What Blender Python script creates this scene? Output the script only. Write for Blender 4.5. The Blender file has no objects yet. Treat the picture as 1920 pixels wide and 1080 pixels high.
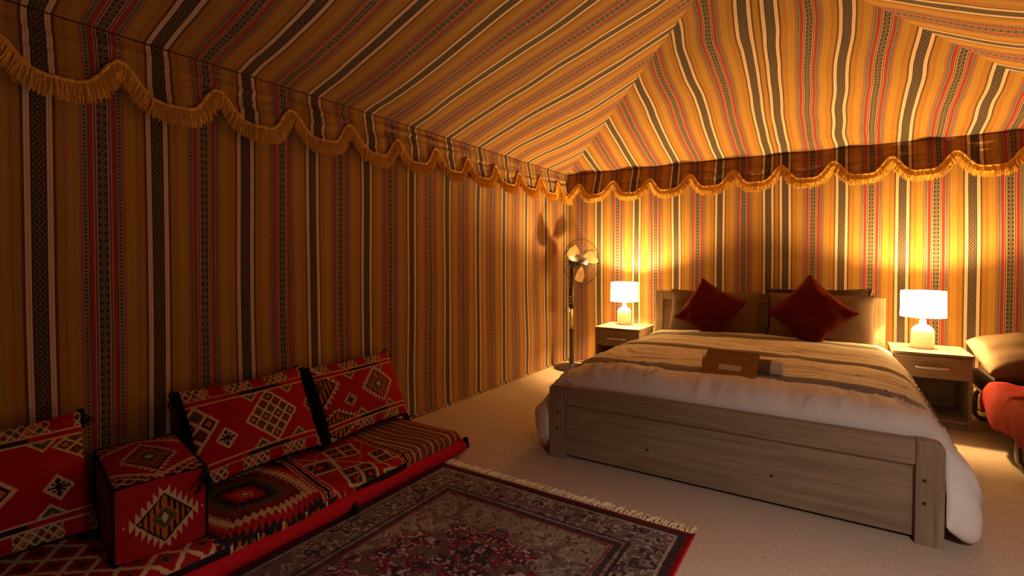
import bpy, bmesh, math, random
import numpy as np
from mathutils import Vector, Matrix, noise as mnoise

random.seed(7)
RNG = np.random.default_rng(11)
S = bpy.context.scene
COL = S.collection
PI = math.pi

# ------------------------------------------------------------------ camera, world, exposure
H_CAM = 1.25
TH, AL = math.radians(32.7), math.atan(20 / 940.0)
Fv = Vector((-math.sin(TH) * math.cos(AL), math.cos(TH) * math.cos(AL), -math.sin(AL)))
Rv = Vector((math.cos(TH), math.sin(TH), 0))
Uv = Rv.cross(Fv)
cam = bpy.data.cameras.new('camera')
cam.sensor_width = 36.0
cam.lens = 940.0 / 1920.0 * 36.0
cam.shift_y = -35.0 / 1920.0
cam.clip_start = 0.02
camo = bpy.data.objects.new('camera', cam)
COL.objects.link(camo)
camo.matrix_world = Matrix(((Rv.x, Uv.x, -Fv.x, 0), (Rv.y, Uv.y, -Fv.y, 0), (Rv.z, Uv.z, -Fv.z, H_CAM), (0, 0, 0, 1)))
S.camera = camo

w = bpy.data.worlds.new('night')
w.use_nodes = True
w.node_tree.nodes['Background'].inputs[0].default_value = (0.02, 0.025, 0.04, 1)
w.node_tree.nodes['Background'].inputs[1].default_value = 0.3
S.world = w

S.view_settings.view_transform = 'Standard'
S.view_settings.look = 'None'
S.view_settings.gamma = 1.0
S.view_settings.use_curve_mapping = False
S.view_settings.exposure = 0.0

WARM = (1.0, 0.58, 0.19)
BULB_W = 165.0          # each bedside bulb
SHADE_E = 28.0          # glow of each bedside shade
FILL_W = 230.0          # added pendant outside the frame, cool fill for carpet and bed foot
FILL_C = (1.0, 0.84, 0.73)

# room
XL, XR, YB, YF, ZE = -2.76, 1.74, 5.54, -2.2, 2.262
HALF = (XR - XL) / 2
PITCH = 0.40

# ------------------------------------------------------------------ helpers
class MB:
    def __init__(s): s.v = []; s.f = []
    def box(s, a, b):
        x0, y0, z0 = a; x1, y1, z1 = b; n = len(s.v)
        s.v += [(x0,y0,z0),(x1,y0,z0),(x1,y1,z0),(x0,y1,z0),(x0,y0,z1),(x1,y0,z1),(x1,y1,z1),(x0,y1,z1)]
        s.f += [tuple(n + i for i in q) for q in ((0,3,2,1),(4,5,6,7),(0,1,5,4),(1,2,6,5),(2,3,7,6),(3,0,4,7))]
        return s
    def lathe(s, prof, n=40, c=(0,0), cap=True):
        st = len(s.v); m = len(prof)
        for r, z in prof:
            for k in range(n):
                a = 2*PI*k/n; s.v.append((c[0]+r*math.cos(a), c[1]+r*math.sin(a), z))
        for i in range(m-1):
            for k in range(n):
                k2 = (k+1) % n
                s.f.append((st+i*n+k, st+i*n+k2, st+(i+1)*n+k2, st+(i+1)*n+k))
        if cap:
            s.f.append(tuple(st+k for k in range(n))[::-1]); s.f.append(tuple(st+(m-1)*n+k for k in range(n)))
        return s
    def tube(s, pts, r, n=8, closed=False):
        P = [Vector(p) for p in pts]; st = len(s.v); m = len(P)
        rr = r if isinstance(r, (list, tuple)) else [r]*m
        prev = None
        for i in range(m):
            if closed: t = P[(i+1) % m] - P[i-1]
            else: t = P[min(i+1, m-1)] - P[max(i-1, 0)]
            t.normalize()
            if prev is None:
                up = Vector((0,0,1)) if abs(t.z) < .9 else Vector((1,0,0))
                a = t.cross(up).normalized()
            else:
                a = (prev - t*prev.dot(t)).normalized()
            prev = a; b = t.cross(a)
            for k in range(n):
                g = 2*PI*k/n
                s.v.append(tuple(P[i] + (a*math.cos(g) + b*math.sin(g))*rr[i]))
        for i in range(m if closed else m-1):
            j = (i+1) % m
            for k in range(n):
                k2 = (k+1) % n
                s.f.append((st+i*n+k, st+i*n+k2, st+j*n+k2, st+j*n+k))
        if not closed:
            s.f.append(tuple(st+k for k in range(n))[::-1]); s.f.append(tuple(st+(m-1)*n+k for k in range(n)))
        return s
    def strand(s, a, b, r, taper=.5):
        a = Vector(a); b = Vector(b); t = (b-a)
        if t.length < 1e-6: return s
        t.normalize()
        u = t.cross(Vector((.3,.7,.2))).normalized(); w_ = t.cross(u)
        st = len(s.v)
        for p, q in ((a, r), (b, r*taper)):
            for k in range(3):
                g = 2*PI*k/3; s.v.append(tuple(p + (u*math.cos(g)+w_*math.sin(g))*q))
        for k in range(3):
            k2 = (k+1) % 3; s.f.append((st+k, st+k2, st+3+k2, st+3+k))
        s.f.append((st+5, st+4, st+3))
        return s
    def mesh(s, name):
        me = bpy.data.meshes.new(name); me.from_pydata(s.v, [], s.f); me.update(); return me

def link(name, me, mat, parent=None, smooth=False, bevel=0, auto=False):
    o = bpy.data.objects.new(name, me); COL.objects.link(o)
    if mat: me.materials.append(mat)
    if parent: o.parent = parent
    if smooth:
        me.polygons.foreach_set('use_smooth', [True]*len(me.polygons))
        if auto:
            me.set_sharp_from_angle(angle=math.radians(40))
    if bevel:
        b = o.modifiers.new('bevel', 'BEVEL'); b.width = bevel; b.segments = 2; b.limit_method = 'ANGLE'
    return o

def tag(o, label=None, cat=None, group=None, kind=None):
    if label: o['label'] = label
    if cat: o['category'] = cat
    if group: o['group'] = group
    if kind: o['kind'] = kind
    return o

def thing(name, label, cat, loc=(0,0,0), rot=(0,0,0), group=None):
    o = bpy.data.objects.new(name, None); COL.objects.link(o)
    o.empty_display_size = .1; o.location = loc; o.rotation_euler = rot
    return tag(o, label, cat, group)

def gridmesh(name, P, uv=None, col=None, flip=False, closeu=False):
    """P: array (nu, nv, 3); uv: (nu, nv, 2); col: per-face colour (nu-1, nv-1, 3)."""
    P = np.asarray(P, float); nu, nv = P.shape[:2]
    idx = np.arange(nu*nv).reshape(nu, nv)
    if closeu: idx = np.vstack([idx, idx[:1]])
    q = np.stack([idx[:-1,:-1], idx[1:,:-1], idx[1:,1:], idx[:-1,1:]], -1).reshape(-1, 4)
    if flip: q = q[:, ::-1]
    me = bpy.data.meshes.new(name)
    me.vertices.add(nu*nv); me.vertices.foreach_set('co', P.reshape(-1))
    nf = len(q)
    me.loops.add(nf*4); me.polygons.add(nf)
    me.loops.foreach_set('vertex_index', q.reshape(-1).astype(np.int32))
    me.polygons.foreach_set('loop_start', np.arange(0, nf*4, 4, dtype=np.int32))
    me.update(calc_edges=True); me.validate()
    if uv is not None:
        l = me.uv_layers.new(name='UVMap')
        l.data.foreach_set('uv', np.asarray(uv, float).reshape(-1, 2)[q.reshape(-1)].reshape(-1).astype(np.float32))
    if col is not None:
        c = np.ones((nf, 4, 4), np.float32); c[:, :, :3] = np.asarray(col).reshape(-1, 1, 3)
        at = me.color_attributes.new('Pattern', 'FLOAT_COLOR', 'CORNER')
        at.data.foreach_set('color', c.reshape(-1))
    return me

def sm(x, a, b):
    t = np.clip((x-a)/(b-a), 0, 1); return t*t*(3-2*t)

def vnoise(x, y, seed=0):
    """smooth value noise in [-1, 1] on arrays"""
    r = np.random.default_rng(seed).uniform(-1, 1, (64, 64))
    xi = np.floor(x).astype(int); yi = np.floor(y).astype(int)
    fx = x-xi; fy = y-yi; fx = fx*fx*fx*(fx*(fx*6-15)+10); fy = fy*fy*fy*(fy*(fy*6-15)+10)
    g = lambda i, j: r[(xi+i) % 64, (yi+j) % 64]
    return (g(0,0)*(1-fx)+g(1,0)*fx)*(1-fy) + (g(0,1)*(1-fx)+g(1,1)*fx)*fy

# ------------------------------------------------------------------ materials
class NT:
    def __init__(s, name):
        s.m = bpy.data.materials.new(name); s.m.use_nodes = True
        s.t = s.m.node_tree; s.n = s.t.nodes; s.l = s.t.links
        s.b = s.n['Principled BSDF']
    def new(s, t, **kw):
        n = s.n.new(t)
        for k, v in kw.items(): setattr(n, k, v)
        return n
    def put(s, sock, v):
        if isinstance(v, bpy.types.NodeSocket): s.l.new(v, sock)
        else: sock.default_value = v
    def math(s, op, a, b=0.0, c=0.0):
        n = s.new('ShaderNodeMath', operation=op)
        s.put(n.inputs[0], a); s.put(n.inputs[1], b); s.put(n.inputs[2], c)
        return n.outputs[0]
    def mix(s, f, a, b):
        n = s.new('ShaderNodeMix', data_type='RGBA')
        s.put(n.inputs[0], f)
        s.put(n.inputs[6], a if isinstance(a, bpy.types.NodeSocket) else (*a, 1))
        s.put(n.inputs[7], b if isinstance(b, bpy.types.NodeSocket) else (*b, 1))
        return n.outputs[2]
    def ramp(s, f, stops, const=True):
        n = s.new('ShaderNodeValToRGB'); cr = n.color_ramp
        cr.interpolation = 'CONSTANT' if const else 'LINEAR'
        while len(cr.elements) > 1: cr.elements.remove(cr.elements[-1])
        cr.elements[0].position = stops[0][0]; cr.elements[0].color = (*stops[0][1], 1)
        for p, c in stops[1:]:
            e = cr.elements.new(p); e.color = (*c, 1)
        s.put(n.inputs[0], f); return n.outputs[0]
    def noise(s, vec, scale, detail=2.0, rough=.5):
        n = s.new('ShaderNodeTexNoise'); s.put(n.inputs['Vector'], vec)
        n.inputs['Scale'].default_value = scale; n.inputs['Detail'].default_value = detail; n.inputs['Roughness'].default_value = rough
        return n.outputs['Fac']
    def coord(s, kind='Object'):
        return s.new('ShaderNodeTexCoord').outputs[kind]
    def scale(s, vec, sc):
        n = s.new('ShaderNodeMapping'); s.put(n.inputs['Vector'], vec); n.inputs['Scale'].default_value = sc
        return n.outputs[0]
    def bump(s, h, strength=.3, dist=.002):
        n = s.new('ShaderNodeBump'); s.put(n.inputs['Height'], h)
        n.inputs['Strength'].default_value = strength; n.inputs['Distance'].default_value = dist
        s.l.new(n.outputs[0], s.b.inputs['Normal'])
    def out(s, colr, rough=.8, spec=.3, metal=0.0):
        s.put(s.b.inputs['Base Color'], colr if isinstance(colr, bpy.types.NodeSocket) else (*colr, 1))
        s.b.inputs['Roughness'].default_value = rough
        s.b.inputs['Specular IOR Level'].default_value = spec
        s.b.inputs['Metallic'].default_value = metal
        return s.m

def plain(name, c, rough=.7, spec=.3, metal=0.0, var=.12, sc=30.0, bump=0.0):
    t = NT(name)
    n = t.noise(t.coord(), sc, 3)
    col = t.mix(n, tuple(min(1, x*(1-var)) for x in c), tuple(min(1, x*(1+var)) for x in c))
    if bump: t.bump(t.noise(t.coord(), sc*8, 2), bump, .002)
    return t.out(col, rough, spec, metal)

def emis(name, c, e):
    t = NT(name)
    n = t.noise(t.coord(), 60, 2)
    col = t.mix(n, tuple(x*.97 for x in c), c)
    t.put(t.b.inputs['Emission Color'], col); t.b.inputs['Emission Strength'].default_value = e
    return t.out((.8,.75,.65), .8, .1)

OCHRE, OCHRE2 = (.395,.252,.048), (.345,.196,.036)
CREAM, REDF, GREYF = (.70,.56,.44), (.36,.026,.030), (.26,.225,.175)
BLACKF, MAROON, BROWNF = (.025,.02,.02), (.10,.035,.025), (.20,.085,.03)

def fabric_material():
    t = NT('striped_tent_weave')
    uvn = t.new('ShaderNodeUVMap', uv_map='UVMap')
    sp = t.new('ShaderNodeSeparateXYZ'); t.l.new(uvn.outputs[0], sp.inputs[0])
    u, v = sp.outputs[0], sp.outputs[1]
    tt = t.math('PINGPONG', u, .5)
    k = t.math('MULTIPLY', tt, 2.0)
    st = [(0, BLACKF), (.054, (.05,.02,.02)), (.060, CREAM), (.0775, (.62,.36,.18)), (.085, CREAM), (.105, MAROON), (.122, BROWNF), (.132, OCHRE2),
          (.188, (.42,.10,.045)), (.198, OCHRE2), (.206, OCHRE), (.262, OCHRE2), (.272, OCHRE), (.300, OCHRE2), (.315, (.40,.05,.04)), (.327, GREYF), (.378, MAROON), (.386, REDF),
          (.420, (.58,.33,.22)), (.428, (.13,.075,.04)), (.446, (.50,.42,.30)), (.456, BLACKF)]
    col = t.ramp(k, [(p*2, c) for p, c in st])
    # woven motif of the black band between the pale stripes
    def band(lo, hi): return t.math('MULTIPLY', t.math('GREATER_THAN', tt, lo), t.math('LESS_THAN', tt, hi))
    tri = t.math('DIVIDE', t.math('PINGPONG', v, .026), .026)
    sA = t.math('DIVIDE', tt, .050)
    mA = t.math('LESS_THAN', t.math('FRACT', t.math('MULTIPLY', t.math('ADD', sA, tri), 1.30)), .34)
    mA = t.math('MULTIPLY', mA, t.math('LESS_THAN', tt, .046))
    col = t.mix(mA, col, (.155,.145,.115))
    # diamond chain of the narrow black band
    sB = t.math('DIVIDE', t.math('SUBTRACT', .5, tt), .044)
    tri2 = t.math('DIVIDE', t.math('PINGPONG', v, .0175), .0175)
    dB = t.math('ABSOLUTE', t.math('SUBTRACT', t.math('ADD', sB, .22), tri2))
    dB2 = t.math('SUBTRACT', t.math('ADD', sB, .72), tri2)
    mB = t.math('MAXIMUM', t.math('LESS_THAN', dB, .17), t.math('LESS_THAN', dB2, 0.0))
    mB = t.math('MULTIPLY', mB, t.math('GREATER_THAN', tt, .460))
    col = t.mix(mB, col, (.26,.22,.175))
    # dotted grey bands
    fr = t.math('FRACT', t.math('DIVIDE', v, .017))
    mD = t.math('MULTIPLY', t.math('LESS_THAN', fr, .5), band(.340, .366))
    col = t.mix(mD, col, (.035,.03,.03))
    # fine red ticks
    fr2 = t.math('FRACT', t.math('DIVIDE', v, .0085))
    mT = t.math('MULTIPLY', t.math('LESS_THAN', fr2, .5), t.math('MAXIMUM', band(.198, .224), band(.300, .317)))
    col = t.mix(mT, col, (.44,.15,.09))
    # slub of the weave and handling wear
    n1 = t.noise(t.scale(uvn.outputs[0], (60, 14, 1)), 3, 3)
    col2 = t.mix(t.math('MULTIPLY', n1, .35), col, (.16,.07,.03))
    h = t.noise(t.scale(uvn.outputs[0], (90, 420, 1)), 1.0, 1)
    t.bump(h, .25, .0015)
    t.b.inputs['Sheen Weight'].default_value = .08
    return t.out(col2, .88, .12)
FAB = fabric_material()

def wood_material(name, c1, c2, axis):
    t = NT(name)
    sc = {'x': (1.2, 22, 22), 'y': (22, 1.2, 22), 'z': (22, 22, 1.2)}[axis]
    v = t.scale(t.coord(), sc)
    n1 = t.noise(v, 2.2, 6, .62)
    n2 = t.noise(t.scale(t.coord(), tuple(x*.3 for x in sc)), 2.0, 3)
    f = t.math('ADD', t.math('MULTIPLY', n1, .75), t.math('MULTIPLY', n2, .35))
    col = t.ramp(f, [(.30, c1), (.62, c2), (.78, tuple(x*1.12 for x in c2))], False)
    t.bump(n1, .12, .001)
    return t.out(col, .5, .35)
OAK1, OAK2 = (.165,.108,.066), (.32,.23,.15)
WOODX = wood_material('sonoma_oak_across', OAK1, OAK2, 'x')
WOODZ = wood_material('sonoma_oak_upright', OAK1, OAK2, 'z')
WOODY = wood_material('sonoma_oak_lengthwise', OAK1, OAK2, 'y')

def pattern_material(name='kilim_weave', rough=.95):
    t = NT(name)
    a = t.new('ShaderNodeVertexColor', layer_name='Pattern')
    n = t.noise(t.coord(), 160, 3)
    col = t.mix(t.math('MULTIPLY', n, .45), a.outputs[0], (.04,.012,.012))
    t.bump(t.noise(t.coord(), 420, 2), .35, .002)
    return t.out(col, rough, .1)
KILIM = pattern_material()

BLACKCLOTH = plain('black_braid', (.016,.012,.012), .95, .1, var=.3, sc=80, bump=.4)
REDCLOTH = plain('crimson_wool', (.46,.010,.018), .95, .1, var=.18, sc=60, bump=.3)
DARKRED = plain('dark_red_wool', (.16,.012,.016), .95, .1, var=.25, sc=50)
GOLD = plain('gold_fringe_yarn', (.78,.42,.055), .6, .4, var=.38, sc=45)
GOLD.node_tree.nodes['Principled BSDF'].inputs['Sheen Weight'].default_value = .25
TAUPE = plain('taupe_cotton', (.20,.140,.100), .9, .15, sc=20, bump=.12)
DKBROWN = plain('dark_brown_satin', (.085,.048,.034), .6, .35, sc=20)
VELVET = plain('red_velvet', (.105,.003,.005), .8, .2, var=.15, sc=25, bump=.15)
VELVET.node_tree.nodes['Principled BSDF'].inputs['Sheen Weight'].default_value = .35
VELVET.node_tree.nodes['Principled BSDF'].inputs['Sheen Tint'].default_value = (1, .15, .08, 1)
WHITECLOTH = plain('white_towelling', (.74,.72,.70), .95, .1, var=.06, sc=90, bump=.6)
KRAFT = plain('brown_kraft_board', (.33,.165,.03), .7, .3, var=.12, sc=25)
CARD = plain('cream_card', (.70,.55,.38), .7, .3)
CERAMIC = plain('white_glazed_ceramic', (.80,.76,.70), .3, .5, var=.04, sc=10)
STEEL = plain('brushed_steel', (.80,.78,.75), .38, .5, 1.0, var=.06)
DARKMETAL = plain('black_painted_metal', (.018,.016,.016), .35, .5, var=.2)
FANBLADE = plain('smoky_plastic_blade', (.22,.13,.06), .28, .6, var=.1)
ALU = plain('grey_metal_tube', (.34,.31,.28), .35, .5, .9, var=.08)
SCREWCAP = plain('dark_screw_cap', (.03,.022,.018), .6, .3)
REDBLANKET = plain('scarlet_blanket', (.22,.015,.010), .9, .15, var=.2, sc=18, bump=.2)
DARKMATT = plain('dark_mattress_ticking', (.05,.035,.03), .9, .15)
CABLE = plain('white_cable', (.70,.64,.55), .5, .4)
WARMBULB = emis('warm_bulb_glass', (1.0,.62,.25), 25.0)
SHADEM = emis('glowing_lamp_shade', (1.0,.58,.17), SHADE_E)

def duvet_material():
    t = NT('white_duvet_with_grey_stripes')
    uvn = t.new('ShaderNodeUVMap', uv_map='UVMap')
    sp = t.new('ShaderNodeSeparateXYZ'); t.l.new(uvn.outputs[0], sp.inputs[0])
    x, y = sp.outputs[0], sp.outputs[1]
    wob = t.noise(t.scale(uvn.outputs[0], (1.2, .6, 1)), 2.0, 3)
    yy = t.math('ADD', y, t.math('MULTIPLY', t.math('SUBTRACT', wob, .5), .05))
    streak = t.noise(t.scale(uvn.outputs[0], (1.6, 42, 1)), 1.5, 4, .6)
    base = (.80,.77,.76)
    col = base
    first = True
    def strip(lo, hi): return t.math('MULTIPLY', t.math('GREATER_THAN', yy, lo), t.math('LESS_THAN', yy, hi))
    # brushed streak zones, then the solid grey lines
    zone = t.math('MAXIMUM', strip(.40, .98), strip(1.20, 1.60))
    zone = t.math('MULTIPLY', zone, t.math('GREATER_THAN', streak, .56))
    c = t.mix(t.math('MULTIPLY', zone, .85), base, (.20,.185,.20))
    lines = t.math('MAXIMUM', strip(.285, .375), t.math('MAXIMUM', strip(.99, 1.13), strip(1.66, 1.84)))
    lines = t.math('MULTIPLY', lines, t.math('GREATER_THAN', t.noise(t.scale(uvn.outputs[0], (1.5, 40, 1)), 1.0, 3), .22))
    c = t.mix(t.math('MULTIPLY', lines, .9), c, (.20,.20,.235))
    t.bump(t.noise(uvn.outputs[0], 260, 2), .15, .001)
    t.b.inputs['Sheen Weight'].default_value = .1
    return t.out(c, .82, .2)
DUVET = duvet_material()

def carpet_material():
    t = NT('beige_cut_pile_carpet')
    o = t.coord()
    n1 = t.noise(o, 260, 3, .7); n2 = t.noise(o, 2.2, 3); n3 = t.noise(t.scale(o, (300, 60, 1)), 1.0, 2)
    f = t.math('ADD', t.math('MULTIPLY', n1, .6), t.math('MULTIPLY', n3, .4))
    c = t.ramp(f, [(.32, (.24,.185,.145)), (.50, (.54,.43,.35)), (.68, (.76,.63,.53))], False)
    c = t.mix(t.math('MULTIPLY', n2, .22), c, (.26,.21,.17))
    t.bump(f, .6, .004)
    return t.out(c, .97, .05)
CARPET = carpet_material()

# ------------------------------------------------------------------ the tent: floor, walls, roof
FX = np.linspace(XL-.05, XR+.05, 47); FY = np.linspace(YF-.05, YB+.05, 79)
gx, gy = np.meshgrid(FX, FY, indexing='ij')
fl = link('floor', gridmesh('floor', np.stack([gx, gy, 0*gx], -1)), CARPET)
tag(fl, 'beige cut-pile carpet covering the whole tent floor', kind='structure')

def u_left(y): return (y-.688)/.4338
def u_back(x, right): return np.where(right, (x+.405)/.4540, (x+.553)/.4448)
SEAM = -.479

def wall_strip(n_u, lo, hi, zt=ZE, nz=36):
    a = np.linspace(lo, hi, n_u); z = np.linspace(0, zt, nz)
    return np.meshgrid(a, z, indexing='ij')

def bow(a, z, seed, amp=.016):
    e = np.clip(z/.35, 0, 1)*np.clip((ZE-z)/.25, 0, 1)
    return amp*e*(vnoise(a*1.7, z*.8, seed)+.5*vnoise(a*4.1, z*1.1, seed+1))

# left
Y, Z = wall_strip(160, YF, YB)
e = np.clip((YB-Y)/.3, 0, 1)*np.clip((Y-YF)/.3, 0, 1)
X = XL + bow(Y, Z, 3)*e
du = .02*vnoise(Y*2.0, Z*.9, 21)*np.clip(Z/.4, 0, 1)*np.clip((ZE-Z)/.4, 0, 1)
o = link('wall_left', gridmesh('wall_left', np.stack([X, Y, Z], -1), np.stack([u_left(Y)+du, Z], -1), flip=False), FAB, smooth=True)
tag(o, 'long striped ochre woven tent wall behind the floor seating', kind='structure')
# back: two widths of cloth joined by a seam
wb = None
for right, lo, hi in ((False, XL, SEAM), (True, SEAM, XR)):
    X, Z = wall_strip(60, lo, hi)
    e = np.clip((X-XL)/.3, 0, 1)*np.clip((XR-X)/.3, 0, 1)*np.clip(abs(X-SEAM)/.15, 0, 1)
    Yv = YB - bow(X, Z, 9)*e
    du = .02*vnoise(X*2.0, Z*.9, 22)*np.clip(Z/.4, 0, 1)*np.clip((ZE-Z)/.4, 0, 1)
    me = gridmesh('wall_back', np.stack([X, Yv, Z], -1), np.stack([u_back(X, right)+du, Z], -1), flip=True)
    if not right:
        wb = link('wall_back', me, FAB, smooth=True)
        tag(wb, 'striped ochre woven tent wall behind the bed headboard', kind='structure')
    else:
        link('cloth_panel', me, FAB, wb, smooth=True)
# right and front (outside the frame)
Y, Z = wall_strip(90, YF, YB, nz=14)
o = link('wall_right', gridmesh('wall_right', np.stack([XR+0*Y, Y, Z], -1), np.stack([(Y-4.302)/.454, Z], -1), flip=True), FAB, smooth=True)
tag(o, 'striped ochre woven tent wall on the bedside right', kind='structure')
X, Z = wall_strip(60, XL, XR, nz=14)
o = link('wall_front', gridmesh('wall_front', np.stack([X, YF+0*X, Z], -1), np.stack([u_back(X, False), Z], -1)), FAB, smooth=True)
tag(o, 'striped ochre woven tent wall opposite the bed', kind='structure')

# hipped roof, four cloth slopes
ceil = thing('ceiling', 'hipped tent roof of striped ochre cloth', None); ceil['kind'] = 'structure'
def roof_z(d): return ZE + PITCH*d
def slope(name, side, lo_f, hi_f, uf, nu, ns=70, flip=False):
    s = np.linspace(0, .9995, ns)
    P = np.zeros((nu, ns, 3)); UV = np.zeros((nu, ns, 2))
    for j, sj in enumerate(s):
        d = HALF*sj
        a0, a1 = lo_f(d), hi_f(d)
        a = np.linspace(a0, max(a1, a0+1e-4), nu)
        hip = np.minimum(a-(XL if side in 'bf' else YF)-d, (XR if side in 'bf' else YB)-d-a)
        wgt = np.clip(hip/.45, 0, 1)*np.clip(d/.2, 0, 1)*np.clip((HALF-d)/.3, 0, 1)
        sag = wgt*(.030*math.sin(PI*sj) + .018*vnoise(a*1.3, np.full(nu, d*2.2), 31) + .010*vnoise(a*3.6, np.full(nu, d*1.6), 32))
        z = roof_z(d) - sag
        warp = .075*vnoise(a*.9+3, np.full(nu, d*2.0), 33)*np.clip(hip/.3, 0, 1)*min(1, d/.25)
        warp = warp + .02*vnoise(a*3, np.full(nu, d*5.0), 34)*np.clip(hip/.2, 0, 1)*min(1, d/.15)
        if side == 'l': P[:, j] = np.stack([np.full(nu, XL+d), a, z], -1)
        if side == 'r': P[:, j] = np.stack([np.full(nu, XR-d), a, z], -1)
        if side == 'b': P[:, j] = np.stack([a, np.full(nu, YB-d), z], -1)
        if side == 'f': P[:, j] = np.stack([a, np.full(nu, YF+d), z], -1)
        UV[:, j, 0] = uf(a, d) + (warp if side != 'l' else warp*.45)
        UV[:, j, 1] = ZE + d*1.077
    return link('roof_panel', gridmesh(name, P, UV, flip=flip), FAB, ceil, smooth=True)
def ul_roof(y, d):
    k = np.clip(1-(YB-d-y)/1.2, 0, 1)*min(1, d/.5)
    return u_left(y - .085*k)
slope('roof_panel', 'l', lambda d: YF+d, lambda d: YB-d, ul_roof, 170)
slope('roof_panel', 'b', lambda d: XL+d, lambda d: min(SEAM, XR-d), lambda a, d: u_back(a, False), 70)
slope('roof_panel', 'b', lambda d: max(SEAM, XL+d), lambda d: XR-d, lambda a, d: u_back(a, True), 70)
slope('roof_panel', 'r', lambda d: YF+d, lambda d: YB-d, lambda a, d: (a-4.302)/.454, 110)
slope('roof_panel', 'f', lambda d: XL+d, lambda d: XR-d, lambda a, d: u_back(a, False), 70, ns=30)

# rolled hem of the wall cloth on the carpet
def hem(name, pts, label):
    m = MB(); m.tube(pts, .011, 6)
    me = m.mesh(name); l = me.uv_layers.new(name='UVMap')
    for lp in me.loops:
        c = me.vertices[lp.vertex_index].co
        l.data[lp.index].uv = (u_left(c.y) if 'left' in name else float(u_back(np.array(c.x), c.x > SEAM)), c.z)
    o = link(name, me, FAB, smooth=True); tag(o, label, kind='structure')
hem('baseboard_left', [(XL+.012, y, .010+.003*math.sin(y*9)) for y in np.linspace(YF+.02, YB-.02, 160)], 'rolled cloth hem along the foot of the left tent wall')
hem('baseboard_back', [(x, YB-.012, .010+.003*math.sin(x*9)) for x in np.linspace(XL+.02, XR-.02, 90)], 'rolled cloth hem along the foot of the back tent wall')

# ------------------------------------------------------------------ scalloped valances with gold fringe
def valance(name, label, axis, lo, hi, peak0, per, kick, uf, wrink, strands=100):
    """axis 'l','b','r': hangs from the eave, lower edge in scallops."""
    th = thing(name, label, 'valance', (0, 0, 0), group='scalloped tent valances')
    def edge(a):
        ph = (a-peak0)/per
        c = .5+.5*np.cos(2*PI*ph)
        return 1.980 + .148*c**2.2 + .012*vnoise(np.asarray(a)*2.3, np.asarray(a)*0+.3, 51)
    def out_(a, q):   # distance from the wall, q = 0 top .. 1 fabric edge .. 1.6 fringe end
        ph = (a-peak0)/per
        return .012 + kick*q*(.62-.38*np.cos(2*PI*ph)) + .006*q*np.cos(2*PI*ph+1.0) + .008*q*vnoise(np.asarray(a)*9, np.asarray(a)*0+q, 52)
    def put(a, q_out, z):
        if axis == 'l': return np.stack([XL+q_out, a, z], -1)
        if axis == 'b': return np.stack([a, YB-q_out, z], -1)
        return np.stack([XR-q_out, a, z], -1)
    n = int((hi-lo)/.018); a = np.linspace(lo, hi, n); nz = 26
    def cloth(a, ufun, parent):
        q = np.linspace(0, 1, nz); A, Q = np.meshgrid(a, q, indexing='ij')
        E_ = edge(A); Zz = ZE + .004 - (ZE+.004-E_)*Q
        O = out_(A, Q) + wrink*(vnoise(A*1.9, Zz*34, 53)+.6*vnoise(A*4, Zz*60, 54))*np.sin(PI*np.clip(Q, 0, 1))
        O = np.maximum(O, .010)
        P = put(A, O, Zz)
        return link('cloth', gridmesh('cloth', P, np.stack([ufun(A), Zz], -1), flip=(axis != 'l')), FAB, parent, smooth=True)
    if axis == 'b':
        cloth(a[a <= SEAM+.02], lambda A: u_back(A, False), th); cloth(a[a >= SEAM], lambda A: u_back(A, True), th)
    else:
        cloth(a, uf, th)
    k0 = math.floor((lo-peak0)/per); k1 = math.ceil((hi-peak0)/per)
    for k in range(k0, k1):
        b0, b1 = max(lo, peak0+k*per), min(hi, peak0+(k+1)*per)
        if b1-b0 < .03: continue
        m = MB()
        # gathered heading cord
        aa = np.linspace(b0, b1, 26)
        zz = edge(aa); oo = out_(aa, 1.0)+.008
        pts = put(aa, oo, zz+.004)
        m.tube([tuple(p) for p in pts], [.0085+.003*math.sin(i*2.4) for i in range(26)], 6)
        # backing band
        st = len(m.v)
        for i in range(26):
            sl = (edge(aa[i]+.01)-edge(aa[i]-.01))/.02
            for q in (0, .5, .92):
                p = put(aa[i]+.022*q*sl, oo[i]-.004+.010*q, zz[i]-.078*q)
                m.v.append(tuple(p))
        for i in range(25):
            for q in range(2):
                m.f.append((st+i*3+q, st+i*3+q+1, st+(i+1)*3+q+1, st+(i+1)*3+q))
        for i in range(int(strands*(b1-b0)/per)*2):
            x = random.uniform(b0, b1); z0 = float(edge(x)); oo_ = float(out_(x, 1.0))+.004
            sl = float((edge(x+.01)-edge(x-.01))/.02)
            L = .085+random.uniform(-.012, .006)
            lean = sl*.022 + random.gauss(0, .006)
            p0 = put(x, oo_+random.uniform(0, .010), z0+.004)
            pm = put(x+lean*.5, oo_+.012+random.uniform(0, .014), z0-L*.5)
            p1 = put(x+lean, oo_+.012+random.uniform(-.004, .014), z0-L)
            m.strand(p0, pm, .0030, .95); m.strand(pm, p1, .0029, .6)
        link('fringe', m.mesh('fringe'), GOLD, th)['label'] = 'gold brush fringe'
    return th
valance('scalloped_valance', 'striped scalloped valance with gold fringe along the wall behind the floor cushions', 'l', -.6, YB-.02, .967, .4262, .055, u_left, .011, 120)
valance('scalloped_valance', 'dark striped scalloped valance with gold fringe along the wall above the bed', 'b', XL+.02, XR-.02, -.437, .4262, .118, None, .011, 110)
valance('scalloped_valance', 'striped scalloped valance with gold fringe along the wall beside the narrow red bed', 'r', 2.6, YB-.02, 5.1, .43, .055, lambda A: (A-4.302)/.454, .005, 40)

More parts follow.
